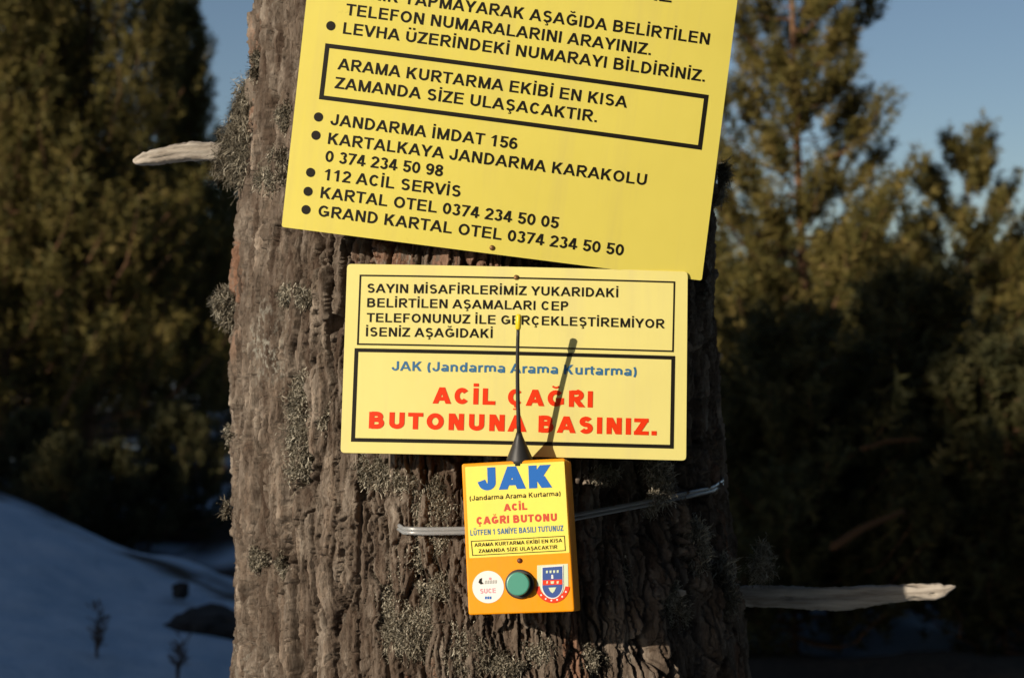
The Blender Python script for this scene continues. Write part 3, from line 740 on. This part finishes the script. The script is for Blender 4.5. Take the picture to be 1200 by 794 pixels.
def border(parent, M, corners, wpx, m, z, name='border'):
    c = [loc_px(M, *p) for p in corners]; t = wpx / FPX * M.translation.y
    ctr = sum(c, Vector((0, 0))) / 4; inn = []
    for i in range(4):
        d1 = (c[(i + 1) % 4] - c[i]).normalized(); d2 = (c[(i - 1) % 4] - c[i]).normalized(); inn.append(c[i] + (d1 + d2) * t)
    v = [(*p, z) for p in c] + [(*p, z) for p in inn]
    return mesh_obj(name, v, [(i, (i + 1) % 4, 4 + (i + 1) % 4, 4 + i) for i in range(4)], m, parent)

def disc(parent, M, px, py, rpx, m, z, name, th=0.0, n=32, dome=0.0):
    c = loc_px(M, px, py); r = rpx / FPX * M.translation.y; mb = MB()
    p = [(c.x + r * math.cos(6.2832 * i / n), c.y + r * math.sin(6.2832 * i / n)) for i in range(n)]
    if th: mb.prism(p, z, z + th)
    else: mb.add([(*q, z) for q in p], [tuple(range(n))])
    return mb.build(name, m, parent)

def rounded(corners, r, n=5):
    out = []; k = len(corners)
    for i in range(k):
        p, a, b = corners[i], corners[i - 1], corners[(i + 1) % k]
        d1 = (a - p).normalized(); d2 = (b - p).normalized()
        for j in range(n + 1):
            t = j / n; q = p + d1 * r * (1 - t) ** 2 + d2 * r * t ** 2; out.append((q.x, q.y))
    return out

def screw(parent, M, px, py, rpx, z, m=M_screw):
    c = loc_px(M, px, py); r = rpx / FPX * M.translation.y; mb = MB(); n = 14; v = []
    for rr_, zz in ((1, 0), (.95, .35), (.6, .6), (.0, .66)):
        v += [(c.x + r * rr_ * math.cos(6.2832 * i / n), c.y + r * rr_ * math.sin(6.2832 * i / n), z + r * zz) for i in range(n)]
    mb.add(v, [(j * n + i, j * n + (i + 1) % n, (j + 1) * n + (i + 1) % n, (j + 1) * n + i) for j in range(3) for i in range(n)])
    return mb.build('screw', m, parent, True)

# upper sign
MU = frame(596, 160, 1.940, 7.45, 0, -3.5)
SU = tag(empty('information_sign', MU), 'large tilted yellow sign with black lettering and phone numbers, nailed to the big trunk', 'sign')
bl, br, tr, tl = [loc_px(MU, *p) for p in ((328.2, 265.8), (823.8, 329), (880.5, -118), (377.5, -185))]
mb = MB(); mb.prism(rounded([bl, br, tr, tl], .003), -.0035, 0); bevel(mb.build('panel', M_yel, SU), .0006, 2)
z = .0005; K = 13.4; WB = .188
LU = [('İZ', (766.5, .2), (787, 2.6)),
      ('PANİK YAPMAYARAK AŞAĞIDA BELİRTİLEN', (406.5, -4.9), (831.5, 51.8)), ('TELEFON NUMARALARINI ARAYINIZ.', (403.8, 16.6), (762.5, 64.5)),
      ('LEVHA ÜZERİNDEKİ NUMARAYI BİLDİRİNİZ.', (400.7, 38.6), (826.4, 95.2)),
      ('ARAMA KURTARMA EKİBİ EN KISA', (394.2, 80.5), (734.5, 126.3)), ('ZAMANDA SİZE ULAŞACAKTIR.', (390.9, 102.7), (699, 143.3)),
      ('JANDARMA İMDAT 156', (385.5, 145.8), (605.5, 175.2)), ('KARTALKAYA JANDARMA KARAKOLU', (383, 168.2), (757.2, 217.2)),
      ('0 374 234 50 98', (379.7, 189), (518.3, 207)), ('112 ACİL SERVİS', (378, 210.5), (538.9, 231)),
      ('KARTAL OTEL 0374 234 50 05', (374.2, 231.7), (653.8, 267.8)), ('GRAND KARTAL OTEL 0374 234 50 50', (371.5, 253.2), (730.3, 299.8))]
for t_, a, b in LU: lettering(SU, MU, t_, a, b, K, WB, M_black, z)
for p in ((386.5, 29.2), (372, 136.5), (369, 158), (362.7, 201.7), (359.7, 224), (357.3, 245.5)): disc(SU, MU, *p, 5.4, M_black, z, 'bullet')
border(SU, MU, [(380.2, 49.7), (372.5, 115.5), (823.3, 175.2), (831.5, 110.6)], 5, M_black, z)
screw(SU, MU, 576.7, 290.3, 3.2, 0)

# lower sign
ML = frame(604, 423, 1.938, 1.5, 0, 8)
SL = tag(empty('instruction_sign', ML), 'smaller pale yellow sign with red capital lettering, below the large tilted sign', 'sign')
bl, br, tr, tl = [loc_px(ML, *p) for p in ((398.5, 529.8), (804.9, 538.8), (806.6, 317.3), (406.2, 307.9))]
mb = MB(); mb.prism(rounded([bl, br, tr, tl], .005), -.0035, 0); bevel(mb.build('panel', M_yel2, SL), .0008, 2)
LLn = [('SAYIN MİSAFİRLERİMİZ YUKARIDAKİ', (430, 342), (724.3, 348.1)), ('BELİRTİLEN AŞAMALARI CEP', (429.7, 359), (665.6, 363.9)),
       ('TELEFONUNUZ İLE GERÇEKLEŞTİREMİYOR', (429.1, 376.5), (779.4, 384)), ('İSENİZ AŞAĞIDAKİ', (428.3, 393.3), (577, 395.9))]
for t_, a, b in LLn: lettering(SL, ML, t_, a, b, 10.8, .19, M_black, z)
lettering(SL, ML, 'JAK (Jandarma Arama Kurtarma)', (458.4, 433.7), (746.1, 440.0), 11.2, .19, M_blue, z)
lettering(SL, ML, 'ACİL ÇAĞRI', (506.7, 472.4), (694.5, 477.1), 19.2, .275, M_red, z, track=.06)
lettering(SL, ML, 'BUTONUNA BASINIZ.', (431.8, 501.3), (769.8, 509.5), 19.4, .275, M_red, z, track=.06)
border(SL, ML, [(420.9, 320.7), (417.8, 403.3), (789.9, 411.7), (791.6, 328.9)], 1.9, M_black, z)
border(SL, ML, [(415.1, 407.1), (410.8, 516.8), (789.9, 524.9), (791.6, 416.2)], 4.4, M_black, z)
screw(SL, ML, 605, 325, 3.2, 0)

def bow(root, rb):
    import bmesh
    for o in root.children:
        if o.type != 'MESH': continue
        bm = bmesh.new(); bm.from_mesh(o.data)
        for ax, no in ((0, (1, 0, 0)), (1, (0, 1, 0))):
            xs = [v.co[ax] for v in bm.verts]; k = math.floor(min(xs) / .025) * .025
            while max(xs) - min(xs) > .03 and k < max(xs):
                bmesh.ops.bisect_plane(bm, geom=bm.verts[:] + bm.edges[:] + bm.faces[:], dist=1e-6, plane_co=(k * no[0], k * no[1], 0), plane_no=no); k += .025
        bmesh.ops.triangulate(bm, faces=[f for f in bm.faces if len(f.verts) > 3])
        for v in bm.verts: v.co.z += .0009 * math.sin(10 * v.co.x + rb) * math.cos(12 * v.co.y + 1) - v.co.x ** 2 / (2 * rb)
        bm.to_mesh(o.data); bm.free(); o.data.update()
bow(SU, 2.4); bow(SL, 3.2)

# ------------------------------------------------------------------ call box
MBX = frame(607, 629, 1.868, -2.7, 9, 8)
BX = tag(empty('call_box', MBX), 'small orange call box with green button and black antenna, strapped to the trunk', 'call box')
cs = [loc_px(MBX, *p) for p in ((549, 720.2), (673.4, 716), (662.2, 536.3), (540.8, 543.1))]
mb = MB(); mb.prism(rounded(cs, .003), -.055, -.0215); bevel(mb.build('housing', M_orange, BX), .0008, 2)
mb = MB(); mb.prism(rounded(cs, .003), -.0207, 0); bevel(mb.build('lid', M_orange, BX), .0018, 3)
cc_ = sum(cs, Vector((0, 0))) / 4; mb = MB(); mb.prism(rounded([cc_ + (q - cc_) * .97 for q in cs], .003), -.0225, -.0200); mb.build('seal', M_rub, BX)
z = .0005
sh = MB(); sh.prism(rounded([loc_px(MBX, *p) for p in ((550.2, 653.6), (667.4, 647.2), (661.2, 540.2), (545, 546.8))], .001), -.0004, z); sheet = sh.build('label_sheet', M_sheet, BX)
z2 = z + .0004
lettering(sheet, MBX, 'JAK', (560.0, 574.6), (647.2, 570.8), 26.8, .30, M_blue2, z2)
lettering(sheet, MBX, '(Jandarma Arama Kurtarma)', (550.5, 586.4), (657, 580.6), 5.8, .17, M_black, z2)
lettering(sheet, MBX, 'ACİL', (590.4, 598.6), (618, 596.8), 8.4, .27, M_dred, z2)
lettering(sheet, MBX, 'ÇAĞRI BUTONU', (558.6, 614.2), (652.7, 610), 9.0, .27, M_dred, z2)
lettering(sheet, MBX, 'LÜTFEN 1 SANİYE BASILI TUTUNUZ', (551.3, 627.2), (660.3, 621.6), 6.6, .22, M_blue, z2)
border(sheet, MBX, [(551.8, 633.4), (553.6, 650.8), (663.0, 645), (661.9, 627.2)], .9, M_black, z2)
lettering(sheet, MBX, 'ARAMA KURTARMA EKİBİ EN KISA', (556, 640.3), (659, 634.7), 4.2, .19, M_black, z2)
lettering(sheet, MBX, 'ZAMANDA SİZE ULAŞACAKTIR', (561, 647.4), (653.5, 642.4), 4.2, .19, M_black, z2)
screw(BX, MBX, 609, 656.4, 3.2, 0.0, M_hole)
# round sticker with its small mark
st = disc(BX, MBX, 572.1, 687.2, 18.7, M_white, -.0004, 'round_sticker', .0009, 40)
zz = .0009
def poly_px(parent, pts, m, z_, name):
    return mesh_obj(name, [(*loc_px(MBX, *p), z_) for p in pts][::-1], [tuple(range(len(pts)))], m, parent)
poly_px(st, [(562, 678), (565, 676.5), (564.6, 681), (567, 683.5), (563.5, 684.2), (560.8, 682)], M_black, zz, 'emblem')
for q in range(5): poly_px(st, [(568.3 + 3 * q, 680 - .15 * q), (570.3 + 3 * q, 679.4 - .15 * q), (570 + 3 * q, 683.6 - .15 * q), (568 + 3 * q, 683.8 - .15 * q)], M_edge, zz, 'fine_print')
disc(st, MBX, 574.5, 677.5, 1.5, M_pink, zz, 'dot', 0, 12)
lettering(st, MBX, 'SUCE', (563, 695), (581, 694), 5.4, .20, M_pink, zz)
for q in range(3): poly_px(st, [(568.5 + 2.7 * q, 698.4), (570.4 + 2.7 * q, 698.2), (570.4 + 2.7 * q, 701.3), (568.5 + 2.7 * q, 701.5)], M_blue2, zz, 'fine_print')
# button
bz = disc(BX, MBX, 609.2, 683.8, 17.0, M_rub, -.001, 'push_button', .006, 40); bevel(bz, .0015, 2)
cp = disc(bz, MBX, 609, 683.6, 13.6, M_green, .0051, 'button_cap', .009, 40); bevel(cp, .0015, 3)
# crest: shield over a red ribbon
def ell(cx_, cy_, rx, ry, a0, a1, n=14): return [(cx_ + rx * math.cos(R(a0 + (a1 - a0) * i / n)), cy_ + ry * math.sin(R(a0 + (a1 - a0) * i / n))) for i in range(n + 1)]
def crest_shape(k):
    cx_, cy_ = 647.5, 681
    p = [(-17, -19), (17, -21), (17.5, 4)] + [(17.5 * math.cos(R(a)), 4 + 18 * math.sin(R(a))) for a in range(12, 169, 12)] + [(-17, 4)]
    return [(cx_ + x * k[0], cy_ + y * k[1]) for x, y in p]
cr = MB(); cr.prism([tuple(loc_px(MBX, *p)) for p in crest_shape((1.06, 1.0))][::-1], -.0004, .0005); crest = cr.build('crest_sticker', M_pgreen, BX)
rb = ell(647.5, 684, 20.5, 22, 8, 172) + ell(647.5, 684, 15.2, 16.2, 172, 8)
nrb = len(rb) // 2
mesh_obj('ribbon', [(*loc_px(MBX, *p), .0009) for p in rb], [(i, i + 1, 2 * nrb - 2 - i, 2 * nrb - 1 - i) for i in range(nrb - 1)], M_red, crest)
for i, a in enumerate((28, 50, 72, 94, 116, 138)):                                  # light marks on the ribbon
    q = (647.5 + 17.8 * math.cos(R(a)), 684 + 19 * math.sin(R(a))); disc(crest, MBX, *q, 1.1, M_white, .0012, 'ribbon_mark', 0, 8)
poly_px(crest, crest_shape((.74, .92)), M_white, .0013, 'shield_rim')
shield = poly_px(crest, crest_shape((.68, .86)), M_crest, .0016, 'shield')
for q in range(4): poly_px(crest, [(640 + 4.2 * q, 668.2 - .2 * q), (642.4 + 4.2 * q, 668 - .2 * q), (642.2 + 4.2 * q, 671 - .2 * q), (640.2 + 4.2 * q, 671.2 - .2 * q)], M_pgreen, .0019, 'fine_print')
poly_px(crest, [(646.4, 673), (648.4, 673), (648.8, 677.5), (646.2, 677.5)], M_white, .0019, 'torch')
poly_px(crest, [(636.2, 679.4), (658.8, 678.4), (659.2, 684.2), (636.4, 685.2)], M_red, .0019, 'band')
for q, w_ in ((640.5, 2), (645.5, 4.2), (652.5, 2.6)): poly_px(crest, [(q, 680.6), (q + w_, 680.2), (q + w_ - .4, 683.2), (q + .4, 683.6)], M_pgreen, .0022, 'emblem')
poly_px(crest, [(643, 688), (652, 687.6), (650, 692), (647.6, 694.5), (645, 692.2)], M_pgreen, .0019, 'emblem')
# antenna
BI = MBX.inverted()
ya = 1.893
an = MB(); an.tube([BI @ at(609, 544.5, ya), BI @ at(609, 537, ya), BI @ at(608.6, 522, ya - .001), BI @ at(608.3, 511, ya - .002), BI @ at(608.2, 506.5, ya - .003)], [.0150, .0145, .0085, .0042, .0030], 20)
ant = an.build('antenna', M_rub, BX, True)
wp = MB(); pts = []
for i in range(13):
    s = i / 12; pts.append(BI @ at(608.2 - 2.6 * math.sin(s * 2.2) + 1.2 * s, 508 - 124 * s, ya - .003 - .012 * s))
wp.tube(pts, [.0025 - .0005 * i / 12 for i in range(13)], 10); wp.build('whip', M_rub, ant, True)
tp = MB(); tp.tube([BI @ at(607.1, 386, ya - .0150), BI @ at(607.2, 384, ya - .0151), BI @ at(607.7, 370, ya - .0162), BI @ at(607.8, 368, ya - .0163)], [.0024, .0031, .0032, .0018], 12); tp.build('antenna_tip', M_ytip, ant, True)

# strap round the trunk, passing behind the box
sp = MB()
for off in (-.0022, .0022):
    pts = []
    for px, py in ((464, 612), (468, 617), (476, 620), (500, 621), (530, 620.5), (560, 620), (600, 617), (640, 611), (680, 602.5), (720, 595), (760, 587.5), (800, 579.5), (830, 573)):
        p, o = on_trunk(px, py, -.012 if px < 466 else .002 if px < 470 else .010 - .00003 * max(0, px - 640)); pts.append(p + Vector((0, 0, off)))
    c_, r_ = trunk_axis(np.array(pts[-1].z)); c_ = float(c_); a0 = math.atan2(pts[-1].x - c_, -(pts[-1].y - YC)); z0 = pts[-1].z
    rl = math.hypot(pts[-1].x - c_, pts[-1].y - YC)
    for k in range(1, 9):
        a = a0 + k * .22; pts.append(Vector((c_ + math.sin(a) * (rl - .0035 * k), YC - math.cos(a) * (rl - .0035 * k), z0 + .002 * k)))
    sp.tube(pts, .0026, 10)
tag(sp.build('strap', M_strap, None, True), 'thin grey plastic strap round the trunk, passing behind the orange box', 'strap')

# ------------------------------------------------------------------ small things on the snow and among the pines
def stone(px, py, Y, sx, sy, sz, seed, label):
    import bmesh
    bm = bmesh.new(); bmesh.ops.create_icosphere(bm, subdivisions=4, radius=1); me = bpy.data.meshes.new('boulder'); bm.to_mesh(me); bm.free()
    co = np.zeros(len(me.vertices) * 3); me.vertices.foreach_get('co', co); co = co.reshape(-1, 3)
    co *= (1 + .45 * fbm(co * 1.6 + seed, 5, seed))[:, None]; co *= np.array((sx, sy, sz)); me.vertices.foreach_set('co', co.ravel().astype(np.float32))
    o = link_mesh('boulder', me, M_rock, None, True); x = X(px, Y); o.location = (x, Y, gz(x, Y) + .1 * sz); tag(o, label, 'boulder', 'dark stones in the snow'); return o
stone(244, 738, 9.6, .27, .3, .10, 2, 'larger dark stone in the snow against the left side of the trunk')
stone(211, 698, 10.4, .055, .06, .05, 5, 'small round dark stone alone in the snow')
def weed(px, py, Y, h, seed, label):
    r_ = random.Random(seed); x = X(px, Y); b = Vector((x, Y, gz(x, Y) - .02)); mb = MB()
    for k in range(5):
        d = Vector((r_.uniform(-.10, .22), r_.uniform(-.2, .2), 1)); hh = h * r_.uniform(.5, 1)
        mb.tube([b, b + d * hh * .5, b + d * hh + Vector((.03, 0, 0))], [.005, .004, .002], 5)
        for q in range(10):
            s = r_.uniform(.45, 1); p = b + d * hh * s; e = Vector((r_.uniform(-1, 1), r_.uniform(-1, 1), r_.uniform(.2, 1))) * .045
            mb.add([p, p + e + Vector((.012, 0, 0)), p + e * 1.2], [(0, 1, 2)])
    tag(mb.build('dry_weed', M_weed, None), label, 'weed', 'dry weeds in the snow')
weed(113, 800, 8.25, .34, 1, 'taller dry weed at the bottom edge left of the snow')
weed(208, 800, 8.2, .26, 4, 'shorter dry weed between the tall weed and the trunk')
def log(a, b, r_, seed, label):
    o = twisted_branch('bare_branch', [a, a.lerp(b, .4) + Vector((0, 0, .02)), b], [r_, r_ * .85, r_ * .5], M_stick, None, seed, 1, 10)
    tag(o, label, 'branch', 'bare brown branches among the right pines')
M_stick = mat('bare_stick_bark', (.12, .06, .028), .9, spec=.1)
log(at(975, 642, 8.3), at(1060, 598, 8.6), .02, 3, 'longest bare brown branch slanting up in the dark right of the trunk')
log(at(1010, 526, 8.8), at(1080, 514, 9.0), .013, 5, 'upper short bare brown branch in the shaded right pines')
